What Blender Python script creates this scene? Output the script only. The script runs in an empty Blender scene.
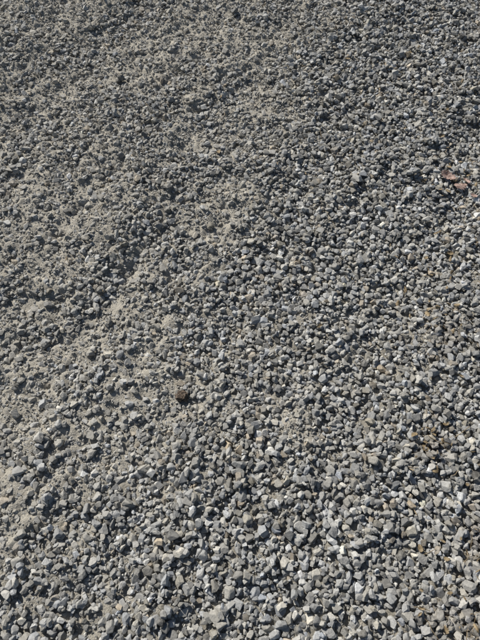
import bpy, bmesh, math, time
import numpy as np
from mathutils import Vector, Matrix
T0=time.time()
rng=np.random.default_rng(7)
scene=bpy.context.scene

SUN_AZ=math.radians(-40)   # direction the light comes FROM, measured from +Y towards +X
SUN_EL=math.radians(36)

# ------------------------------------------------------------ noise
def vnoise(x,y,scale,seed):
    r=np.random.default_rng(seed); G=256
    lat=r.random((G,G))
    u=x/scale+57.3; v=y/scale+91.7
    i=np.floor(u).astype(int); j=np.floor(v).astype(int)
    fu=u-i; fv=v-j
    fu=fu*fu*(3-2*fu); fv=fv*fv*(3-2*fv)
    i0=i%G; i1=(i+1)%G; j0=j%G; j1=(j+1)%G
    return (lat[i0,j0]*(1-fu)+lat[i1,j0]*fu)*(1-fv)+(lat[i0,j1]*(1-fu)+lat[i1,j1]*fu)*fv
def fbm(x,y,scale,seed,oct=3):
    s=0;a=1;t=0
    for k in range(oct):
        s=s+a*vnoise(x,y,scale/(2**k),seed+k*13); t+=a; a*=0.5
    return s/t
def sstep(a,b,x):
    t=np.clip((x-a)/(b-a),0,1); return t*t*(3-2*t)

BY=[-1.0,-0.15,0.03,0.36,0.84,1.29,1.86,2.6,4.0]
BX=[-1.1,-0.68,-0.50,-0.23,-0.05,0.09,0.22,0.40,0.8]
def blob(x,y,cx,cy,rx,ry,ang=0):
    c,s=math.cos(ang),math.sin(ang)
    dx=(x-cx)*c+(y-cy)*s; dy=-(x-cx)*s+(y-cy)*c
    return np.exp(-((dx/rx)**2+(dy/ry)**2))
def tracks(x,y):
    # wheel tracks run up and to the right; al along, ac across
    c,s=math.cos(math.radians(60)),math.sin(math.radians(60))
    al=x*c+y*s; ac=-x*s+y*c
    wob=(fbm(x,y,.5,90,2)-.5)*.10
    return al,ac+wob
def dustiness(x,y):
    b=np.interp(y,BY,BX)
    d=b-x + (fbm(x,y,0.30,3)-0.5)*0.5
    m=sstep(-0.25,0.33,d)*0.86
    al,ac=tracks(x,y)
    st=fbm(ac,al*.28,0.085,44,2)
    m=m*(0.45+1.05*sstep(.36,.62,st))
    m=m+0.08+0.24*sstep(.48,.72,fbm(x,y,.14,33))*sstep(1.0,.3,x)
    m=m+0.8*blob(x,y,0.26,0.53,0.08,0.26,-0.47)*sstep(.35,.6,fbm(x,y,.10,31))
    m=m+0.4*blob(x,y,-0.43,0.255,0.16,0.07,0.5)
    m=m+0.45*(blob(x,y,-.756,.966,.14,.09)+blob(x,y,-.565,1.29,.15,.11)+blob(x,y,-.735,.54,.10,.14)+blob(x,y,-.65,.18,.10,.09))
    return np.clip(m*(0.53+0.94*fbm(x,y,0.085,41)),0,1)
def soil(x,y):
    e=blob(x,y,.68,.08,.08,.12)+blob(x,y,.574,.33,.05,.05)+.7*blob(x,y,.70,.73,.06,.09)+.8*blob(x,y,.56,-.12,.12,.05)
    return np.clip(e,0,1)*sstep(.25,.55,fbm(x,y,.06,77))
def H0(x,y):
    al,ac=tracks(x,y)
    d=dustiness(x,y)
    h=0.046*(fbm(ac,al*0.30,0.17,5,2)-0.5)
    h=h+0.018*(fbm(x,y,0.55,9,2)-0.5)
    h=h+(0.35+d)*0.028*(fbm(x,y,0.055,15,3)-0.5)
    h=h+d*0.009
    near=np.exp(-((np.maximum(np.abs(x)-3,0))**2+(np.maximum(np.abs(y-1.8)-3.2,0))**2)/4)
    return h*near

# ------------------------------------------------------------ stones
X0,X1,Y0,Y1=-1.75,1.75,-0.5,3.25
C=0.003
nx=int((X1-X0)/C); ny=int((Y1-Y0)/C)
gx=X0+(np.arange(nx)+.5)*C; gy=Y0+(np.arange(ny)+.5)*C
GX,GY=np.meshgrid(gx,gy,indexing='ij')
BASE=H0(GX,GY); DUST=dustiness(GX,GY)
hm=BASE.copy()

def make_variant(seed,ncut,bevel):
    r=np.random.default_rng(seed)
    bm=bmesh.new(); bmesh.ops.create_cube(bm,size=2.0)
    rot=Matrix.Rotation(r.random()*6,4,'X')@Matrix.Rotation(r.random()*6,4,'Y')
    bmesh.ops.transform(bm,matrix=rot,verts=bm.verts)
    for k in range(ncut):
        n=r.normal(size=3); n/=np.linalg.norm(n)
        d=r.uniform(0.62,1.0)
        res=bmesh.ops.bisect_plane(bm,geom=bm.verts[:]+bm.edges[:]+bm.faces[:],dist=1e-5,
            plane_co=Vector(n*d),plane_no=Vector(n),clear_outer=True)
        ed=[e for e in res['geom_cut'] if isinstance(e,bmesh.types.BMEdge)]
        if len(ed)>2:
            try: bmesh.ops.contextual_create(bm,geom=ed)
            except Exception: pass
    bmesh.ops.remove_doubles(bm,verts=bm.verts,dist=0.12)
    if bevel:
        bmesh.ops.bevel(bm,geom=bm.edges[:],offset=bevel,segments=1,affect='EDGES',profile=.5,clamp_overlap=True)
    bmesh.ops.recalc_face_normals(bm,faces=bm.faces)
    bmesh.ops.triangulate(bm,faces=bm.faces)
    bm.verts.ensure_lookup_table()
    V=np.array([v.co[:] for v in bm.verts]); F=np.array([[v.index for v in f.verts] for f in bm.faces])
    bm.free()
    V=V-(V.max(0)+V.min(0))/2
    V/= (np.abs(V).max(0))
    V=V+r.normal(0,.025,V.shape)
    return V,F
NV=56
varA=[make_variant(100+i,int(8+i%8),0.12) for i in range(NV)]
varB=[make_variant(300+i,int(6+i%5),0) for i in range(NV)]
varG=[make_variant(500+i,3,0) for i in range(16)]

def halfw(y): return 0.66+0.23*np.maximum(y,-.2)+.2
def keep_region(x,y,m=0.0):
    return np.abs(x)<halfw(y)+m

def colours(n,dust,r):
    tone=r.normal(0.36,0.09,n); tone=np.clip(tone,0.14,0.58)
    dark=r.random(n)<0.15; tone[dark]*=0.52
    lite=r.random(n)<0.12; tone[lite]*=1.38
    warm=r.normal(0.0,0.034,n)
    col=np.stack([tone*(1.0+warm),tone*(1.0+warm*.2),tone*(0.965-warm*1.3)],1)
    br=r.random(n)<0.04
    col[br]*=np.array([1.0,.87,.72])
    dc=np.array([0.43,0.405,0.35])
    k=(np.clip(dust+.05,0,1)*r.uniform(.1,.7,n))[:,None]
    return np.clip(col*(1-k)+dc*k,0,.70)

stones=[]
def drop(n,rlo,rhi,mean,sd,seed,layer_p,tries=5):
    r=np.random.default_rng(seed)
    xs=r.uniform(-1,1,(n,tries)); ys=r.uniform(Y0+.05,Y1-.05,(n,tries))
    hw=halfw(ys); xs=xs*np.minimum(hw,X1-.05)
    K=r.random((n,tries))<hw/1.6
    I=((xs-X0)/C).astype(int); J=((ys-Y0)/C).astype(int)
    D=DUST[I,J]
    rad=np.clip(np.exp(r.normal(math.log(mean),sd,n)),rlo,rhi)
    asp=r.uniform(.6,1.0,n); fl=r.uniform(.48,.95,n); yaw=r.uniform(0,math.pi*2,n)
    acc=r.random(n); big=r.random(n); tl=r.normal(0,.33,n); td=r.uniform(0,6.28,n); sk=r.uniform(.0,1.2,n)
    for k in range(n):
        best=None
        for t in range(tries):
            if not K[k,t]: continue
            e=hm[I[k,t],J[k,t]]-BASE[I[k,t],J[k,t]]
            if best is None or e<best[0]: best=(e,t)
            if e<1e-5: break
        if best is None: continue
        t=best[1]; d=D[k,t]
        if acc[k]>layer_p(d): continue
        if best[0]>0.016: continue
        a=rad[k]*(1-0.28*d*big[k]); b=a*asp[k]; c=a*fl[k]*.9
        i=I[k,t]; j=J[k,t]; R=int(a/C)+1
        if i-R<0 or j-R<0 or i+R+1>nx or j+R+1>ny: continue
        sl=(slice(i-R,i+R+1),slice(j-R,j+R+1))
        cy,sy=math.cos(yaw[k]),math.sin(yaw[k])
        px=GX[sl]-xs[k,t]; py=GY[sl]-ys[k,t]
        u=(px*cy+py*sy)/a; v=(-px*sy+py*cy)/b
        q=1-(u*u+v*v); m=q>0
        if not m.any(): continue
        hh=np.sqrt(np.maximum(q,0))*c
        s=hm[sl]
        need=(s+hh)[m]
        z=0.52*need.max()+0.48*need.mean()-0.12*c
        z-= min(1,d+.12)*c*sk[k]
        s[m]=np.maximum(s[m],z+hh[m]*0.92)
        stones.append((xs[k,t],ys[k,t],z,a,b,c,yaw[k],tl[k],td[k],d))
drop(27500,.0048,.0165,.0102,.28,11,lambda d:1.0-0.46*d)
print('n1',len(stones),time.time()-T0)
drop(25000,.0042,.0150,.0089,.28,12,lambda d:1.0-1.0*d)
print('n2',len(stones),time.time()-T0)
drop(27000,.0028,.0075,.0047,.28,13,lambda d:0.82-0.1*d,tries=6)
print('n3',len(stones),time.time()-T0)
S=np.array(stones)

def euler_mats(yaw,tilt,td):
    n=len(yaw)
    def rz(a):
        M=np.zeros((n,3,3)); c=np.cos(a); s=np.sin(a)
        M[:,0,0]=c;M[:,0,1]=-s;M[:,1,0]=s;M[:,1,1]=c;M[:,2,2]=1; return M
    M=np.zeros((n,3,3)); c=np.cos(tilt); s=np.sin(tilt)
    M[:,0,0]=1;M[:,1,1]=c;M[:,1,2]=-s;M[:,2,1]=s;M[:,2,2]=c
    return rz(td)@M@rz(-td)@rz(yaw)
def build_mesh(name,parts,mat):
    VV=[];FF=[];CC=[];off=0
    for V,F,S_,col in parts:
        n=len(S_)
        if n==0: continue
        R=euler_mats(S_[:,6],S_[:,7],S_[:,8])
        P=V[None]*S_[:,None,3:6]
        P=np.einsum('nij,nvj->nvi',R,P)+S_[:,None,0:3]
        f=F[None]+(np.arange(n)*len(V))[:,None,None]+off
        VV.append(P.reshape(-1,3)); FF.append(f.reshape(-1,3))
        CC.append(np.repeat(col,len(V),0)); off+=n*len(V)
    VV=np.concatenate(VV);FF=np.concatenate(FF);CC=np.concatenate(CC)
    me=bpy.data.meshes.new(name)
    me.vertices.add(len(VV)); me.vertices.foreach_set('co',VV.astype(np.float32).ravel())
    me.loops.add(FF.size); me.loops.foreach_set('vertex_index',FF.astype(np.int32).ravel())
    me.polygons.add(len(FF)); me.polygons.foreach_set('loop_start',np.arange(0,FF.size,3,dtype=np.int32))
    me.update(calc_edges=True)
    at=me.attributes.new('stone_col','FLOAT_COLOR','POINT')
    at.data.foreach_set('color',np.concatenate([CC,np.ones((len(CC),1))],1).astype(np.float32).ravel())
    me.polygons.foreach_set('use_smooth',np.zeros(len(FF),bool))
    me.materials.append(mat)
    ob=bpy.data.objects.new(name,me); scene.collection.objects.link(ob)
    print(name,len(VV),len(FF)); return ob

# ------------------------------------------------------------ materials
def newmat(name):
    m=bpy.data.materials.new(name); m.use_nodes=True
    nt=m.node_tree; b=nt.nodes['Principled BSDF']; return m,nt,b
def N(nt,t,**kw):
    n=nt.nodes.new(t)
    for k,v in kw.items(): setattr(n,k,v)
    return n
def stone_mat():
    m,nt,b=newmat('crushed_stone'); L=nt.links.new
    at=N(nt,'ShaderNodeAttribute',attribute_name='stone_col')
    tc=N(nt,'ShaderNodeTexCoord')
    n1=N(nt,'ShaderNodeTexNoise'); n1.inputs['Scale'].default_value=190; n1.inputs['Detail'].default_value=5; n1.inputs['Roughness'].default_value=.68
    L(tc.outputs['Object'],n1.inputs['Vector'])
    r1=N(nt,'ShaderNodeMapRange'); r1.inputs[1].default_value=.3;r1.inputs[2].default_value=.7;r1.inputs[3].default_value=.68;r1.inputs[4].default_value=1.28
    L(n1.outputs['Fac'],r1.inputs[0])
    vm=N(nt,'ShaderNodeVectorMath',operation='SCALE'); L(at.outputs['Color'],vm.inputs[0]); L(r1.outputs[0],vm.inputs['Scale'])
    ge=N(nt,'ShaderNodeNewGeometry'); sx=N(nt,'ShaderNodeSeparateXYZ'); L(ge.outputs['True Normal'],sx.inputs[0])
    n3=N(nt,'ShaderNodeTexNoise'); n3.inputs['Scale'].default_value=60; n3.inputs['Detail'].default_value=3; L(tc.outputs['Object'],n3.inputs['Vector'])
    ad=N(nt,'ShaderNodeMath',operation='MULTIPLY'); L(sx.outputs['Z'],ad.inputs[0]); L(n3.outputs['Fac'],ad.inputs[1])
    rr=N(nt,'ShaderNodeMapRange'); rr.inputs[1].default_value=.32;rr.inputs[2].default_value=.62;rr.inputs[3].default_value=0;rr.inputs[4].default_value=.38
    L(ad.outputs[0],rr.inputs[0])
    mx=N(nt,'ShaderNodeMix',data_type='RGBA'); L(rr.outputs[0],mx.inputs['Factor']); L(vm.outputs[0],mx.inputs[6]); mx.inputs[7].default_value=(.47,.455,.415,1)
    L(mx.outputs[2],b.inputs['Base Color'])
    b.inputs['Roughness'].default_value=.95; b.inputs['Specular IOR Level'].default_value=.15
    bp=N(nt,'ShaderNodeBump'); bp.inputs['Strength'].default_value=.9; bp.inputs['Distance'].default_value=.0022
    L(n1.outputs['Fac'],bp.inputs['Height']); L(bp.outputs[0],b.inputs['Normal'])
    return m
SM=stone_mat()
def ground_mat():
    m,nt,b=newmat('dusty_ground'); L=nt.links.new
    at=N(nt,'ShaderNodeAttribute',attribute_name='ground_col')
    tc=N(nt,'ShaderNodeTexCoord')
    n1=N(nt,'ShaderNodeTexNoise'); n1.inputs['Scale'].default_value=260; n1.inputs['Detail'].default_value=6; n1.inputs['Roughness'].default_value=.75
    n2=N(nt,'ShaderNodeTexNoise'); n2.inputs['Scale'].default_value=38; n2.inputs['Detail'].default_value=5
    vo=N(nt,'ShaderNodeTexVoronoi'); vo.inputs['Scale'].default_value=190
    for n in (n1,n2,vo): L(tc.outputs['Object'],n.inputs['Vector'])
    r1=N(nt,'ShaderNodeMapRange'); r1.inputs[1].default_value=.3;r1.inputs[2].default_value=.7;r1.inputs[3].default_value=.70;r1.inputs[4].default_value=1.24
    r2=N(nt,'ShaderNodeMapRange'); r2.inputs[1].default_value=.3;r2.inputs[2].default_value=.7;r2.inputs[3].default_value=.84;r2.inputs[4].default_value=1.15
    L(n1.outputs['Fac'],r1.inputs[0]); L(n2.outputs['Fac'],r2.inputs[0])
    mu=N(nt,'ShaderNodeMath',operation='MULTIPLY'); L(r1.outputs[0],mu.inputs[0]); L(r2.outputs[0],mu.inputs[1])
    vm=N(nt,'ShaderNodeVectorMath',operation='SCALE'); L(at.outputs['Color'],vm.inputs[0]); L(mu.outputs[0],vm.inputs['Scale'])
    L(vm.outputs[0],b.inputs['Base Color']); b.inputs['Roughness'].default_value=.95; b.inputs['Specular IOR Level'].default_value=.15
    bp=N(nt,'ShaderNodeBump'); bp.inputs['Strength'].default_value=.9; bp.inputs['Distance'].default_value=.004; L(n1.outputs['Fac'],bp.inputs['Height'])
    bp2=N(nt,'ShaderNodeBump',invert=True); bp2.inputs['Strength'].default_value=.7; bp2.inputs['Distance'].default_value=.0025; L(vo.outputs['Distance'],bp2.inputs['Height']); L(bp.outputs[0],bp2.inputs['Normal'])
    L(bp2.outputs[0],b.inputs['Normal'])
    return m
GM=ground_mat()

# ------------------------------------------------------------ ground sheet
def axis(a,b,step,far):
    c=np.arange(a,b+step/2,step); out=[];d=step;p=b
    while p<far: d*=1.35; p+=d; out.append(p)
    lo=[];d=step;p=a
    while p>-far: d*=1.35; p-=d; lo.append(p)
    return np.concatenate([np.array(lo[::-1]),c,np.array(out)])
ax=axis(X0,X1,.005,600); ay=axis(Y0,Y1,.005,600)
AX,AY=np.meshgrid(ax,ay,indexing='ij')
AZ=H0(AX,AY)
d=dustiness(AX,AY)
inside=(AX>X0)&(AX<X1)&(AY>Y0)&(AY<Y1)
AZ=AZ+np.where(inside,0.008*(fbm(AX,AY,.020,61,2)-.5)+.0015,0)
V=np.stack([AX,AY,AZ],-1).reshape(-1,3)
n0,n1_=AX.shape
ii=np.arange(n0*n1_).reshape(n0,n1_)
F=np.stack([ii[:-1,:-1],ii[1:,:-1],ii[1:,1:],ii[:-1,1:]],-1).reshape(-1,4)
me=bpy.data.meshes.new('gravel_ground')
me.vertices.add(len(V)); me.vertices.foreach_set('co',V.astype(np.float32).ravel())
me.loops.add(F.size); me.loops.foreach_set('vertex_index',F.astype(np.int32).ravel())
me.polygons.add(len(F)); me.polygons.foreach_set('loop_start',np.arange(0,F.size,4,dtype=np.int32))
me.update(calc_edges=True)
me.polygons.foreach_set('use_smooth',np.ones(len(F),bool))
dd=d.reshape(-1,1)**.6; so=soil(AX,AY).reshape(-1,1)
col=np.array([[.32,.30,.255]])*(1-dd)+np.array([[.48,.45,.385]])*dd
col=col*(1-.8*so)+np.array([[.17,.125,.08]])*.8*so
at=me.attributes.new('ground_col','FLOAT_COLOR','POINT')
at.data.foreach_set('color',np.concatenate([col,np.ones((len(col),1))],1).astype(np.float32).ravel())
me.materials.append(GM)
go=bpy.data.objects.new('ground',me); scene.collection.objects.link(go)
print('ground',len(V),time.time()-T0)

# ------------------------------------------------------------ gravel mass
ds=S[:,9]
cols=colours(len(S),ds,rng)
so=soil(S[:,0],S[:,1])[:,None]
cols=cols*(1-.35*so)+np.array([.2,.15,.1])*.35*so
near=(S[:,3]>.0068)&(S[:,1]<1.7)
vi=rng.integers(0,NV,len(S))
parts=[]
for k in range(NV):
    m=near&(vi==k); parts.append((varA[k][0],varA[k][1],S[m],cols[m]))
    m=(~near)&(vi==k); parts.append((varB[k][0],varB[k][1],S[m],cols[m]))
ng=160000
x=rng.uniform(X0,X1,ng); y=rng.uniform(Y0,Y1,ng)
i=np.clip(((x-X0)/C).astype(int),0,nx-1); j=np.clip(((y-Y0)/C).astype(int),0,ny-1)
e=hm[i,j]-BASE[i,j]; dg=DUST[i,j]
ok=(e<.005)&keep_region(x,y)
x,y,e,dg,i,j=[q[ok] for q in (x,y,e,dg,i,j)]
n=len(x); ra=np.clip(np.exp(rng.normal(math.log(.0024),.42,n)),.0011,.006)
G=np.stack([x,y,hm[i,j]+ra*.3+.001,ra,ra*rng.uniform(.6,1,n),ra*rng.uniform(.5,.9,n),rng.uniform(0,6.28,n),rng.normal(0,.4,n),rng.uniform(0,6.28,n),dg],1)
gc=colours(n,np.clip(dg+.3,0,1),rng)
gv=rng.integers(0,16,n)
for k in range(16):
    m=gv==k; parts.append((varG[k][0],varG[k][1],G[m],gc[m]))
build_mesh('gravel',parts,SM)
print('stones',len(S),'grit',n,time.time()-T0)

def surf(x,y):
    i=int((x-X0)/C); j=int((y-Y0)/C); return hm[i-2:i+3,j-2:j+3].max()

# ------------------------------------------------------------ leaves, litter
def leafmat(name,c1,c2):
    m,nt,b=newmat(name); L=nt.links.new
    tc=N(nt,'ShaderNodeTexCoord'); n1=N(nt,'ShaderNodeTexNoise'); n1.inputs['Scale'].default_value=120; n1.inputs['Detail'].default_value=5
    L(tc.outputs['Object'],n1.inputs['Vector'])
    cr=N(nt,'ShaderNodeValToRGB'); cr.color_ramp.elements[0].position=.35;cr.color_ramp.elements[1].position=.65
    cr.color_ramp.elements[0].color=(*c1,1);cr.color_ramp.elements[1].color=(*c2,1)
    L(n1.outputs['Fac'],cr.inputs[0]); L(cr.outputs[0],b.inputs['Base Color']); b.inputs['Roughness'].default_value=.7
    bp=N(nt,'ShaderNodeBump'); bp.inputs['Strength'].default_value=.5; bp.inputs['Distance'].default_value=.001; L(n1.outputs['Fac'],bp.inputs['Height']); L(bp.outputs[0],b.inputs['Normal'])
    return m
LM=leafmat('dry_leaf_skin',(.17,.10,.075),(.52,.39,.34))
LM2=leafmat('straw_litter',(.14,.10,.05),(.36,.28,.17))
CM=leafmat('clod_soil',(.05,.037,.027),(.14,.10,.07))
def leaf_geo(bm,pos,size,yaw,curl,seed,wid=.42,tilt=.3):
    r=np.random.default_rng(seed); n=12; m=3
    M=Matrix.Translation(pos)@Matrix.Rotation(yaw,4,'Z')@Matrix.Rotation(tilt,4,'X')
    rows=[]
    for a in range(n+1):
        t=a/n; w=wid*size*math.sin(math.pi*min(1,t**.8))**.7*(1+.28*math.sin(a*2.6+seed))
        row=[]
        for b in range(-m,m+1):
            s=b/m
            z=curl*size*(abs(s)**1.5*.35*w/size*2+ .25*math.sin(t*math.pi+seed)+.10*(t-.5)**2)+r.normal(0,.016)*size
            row.append(bm.verts.new(M@Vector(((t-.5)*size,s*w,z))))
        rows.append(row)
    for a in range(n):
        for b in range(2*m):
            f=bm.faces.new((rows[a][b],rows[a+1][b],rows[a+1][b+1],rows[a][b+1])); f.smooth=True
def finish(bm,name,mat):
    me=bpy.data.meshes.new(name); bm.to_mesh(me); bm.free(); me.materials.append(mat)
    ob=bpy.data.objects.new(name,me); scene.collection.objects.link(ob); return ob
bm=bmesh.new()
leaf_geo(bm,Vector((.825,1.395,surf(.825,1.395)+.013)),.066,-.6,.5,3,wid=.27,tilt=.2)
leaf_geo(bm,Vector((.868,1.350,surf(.868,1.350)+.014)),.062,.4,-.4,5,wid=.32,tilt=-.15)
leaf_geo(bm,Vector((.895,1.375,surf(.895,1.375)+.010)),.04,1.6,.6,8,wid=.28,tilt=.2)
leaf_geo(bm,Vector((.90,1.29,surf(.90,1.29)+.006)),.03,2.3,.6,9,wid=.3,tilt=.1)
finish(bm,'dry_leaf',LM)
bm=bmesh.new()
r=np.random.default_rng(5)
spots=[(.66,.08,.09),(.574,.33,.05),(.70,.73,.08),(.56,-.12,.08),(.78,1.0,.10),(.5,1.3,.6),(.86,1.37,.08),(.8,1.8,.35),(.4,2.0,.5)]
for q in range(190):
    cx,cy,sg=spots[r.integers(len(spots))]
    x=cx+r.normal(0,sg); y=cy+r.normal(0,sg)
    if not(-1.6<x<1.6 and -.4<y<3.1): continue
    leaf_geo(bm,Vector((x,y,surf(x,y)+.002)),r.uniform(.008,.027),r.uniform(0,6.28),r.uniform(-1,1),int(r.integers(1000)),wid=r.uniform(.06,.35),tilt=r.normal(0,.3))
finish(bm,'leaf_litter',LM2)
bm=bmesh.new()
for q in range(50):
    cx,cy,sg=spots[r.integers(len(spots))]
    x=cx+r.normal(0,sg); y=cy+r.normal(0,sg)
    if not(-1.6<x<1.6 and -.4<y<3.1): continue
    L_=r.uniform(.02,.06); a=r.uniform(0,6.28); rad=r.uniform(.0005,.0011); z=surf(x,y)+.001
    prev=None
    for s in range(6):
        t=s/5-.5; cxx=x+math.cos(a)*t*L_+r.normal(0,.0012); cyy=y+math.sin(a)*t*L_+r.normal(0,.0012)
        ring=[bm.verts.new((cxx-math.sin(a)*rad*math.cos(p),cyy+math.cos(a)*rad*math.cos(p),z+rad*math.sin(p)+.003*math.sin(t*3+q))) for p in (0,1.57,3.14,4.71)]
        if prev:
            for e_ in range(4): bm.faces.new((prev[e_],prev[(e_+1)%4],ring[(e_+1)%4],ring[e_]))
        prev=ring
finish(bm,'twigs',LM2)
bm=bmesh.new(); bmesh.ops.create_icosphere(bm,subdivisions=4,radius=1)
from mathutils import noise
for v in bm.verts:
    k=1+.40*noise.fractal(v.co*1.6,1,2,4)+.16*noise.noise(v.co*6)
    v.co=Vector((v.co.x*.020*k,v.co.y*.016*k,v.co.z*.013*k))
bmesh.ops.translate(bm,vec=Vector((-.18,.488,surf(-.18,.488)-.001)),verts=bm.verts)
finish(bm,'soil_clod',CM)

# ------------------------------------------------------------ light & camera
w=bpy.data.worlds.new('World'); scene.world=w; w.use_nodes=True
nt=w.node_tree; sk=nt.nodes.new('ShaderNodeTexSky'); sk.sky_type='NISHITA'; sk.sun_disc=False
sk.sun_elevation=SUN_EL; sk.sun_rotation=SUN_AZ
nt.links.new(sk.outputs[0],nt.nodes['Background'].inputs[0]); nt.nodes['Background'].inputs[1].default_value=.05
sd=bpy.data.lights.new('sun','SUN'); sd.energy=5.0; sd.angle=math.radians(.5); sd.color=(1,.955,.885)
so_=bpy.data.objects.new('sun',sd); scene.collection.objects.link(so_)
dirn=Vector((math.sin(SUN_AZ)*math.cos(SUN_EL),math.cos(SUN_AZ)*math.cos(SUN_EL),math.sin(SUN_EL)))
so_.rotation_euler=dirn.to_track_quat('Z','Y').to_euler()
so_.location=dirn*10
cd=bpy.data.cameras.new('camera'); cd.sensor_fit='VERTICAL'; cd.sensor_height=36; cd.lens=18/math.tan(math.radians(33)); cd.clip_end=2000; cd.clip_start=.02
co=bpy.data.objects.new('camera',cd); scene.collection.objects.link(co)
co.location=(0,0,1.5); co.rotation_euler=(math.radians(27),0,0)
scene.camera=co
scene.view_settings.view_transform='Standard'; scene.view_settings.look='None'; scene.view_settings.exposure=0
print('done',time.time()-T0)
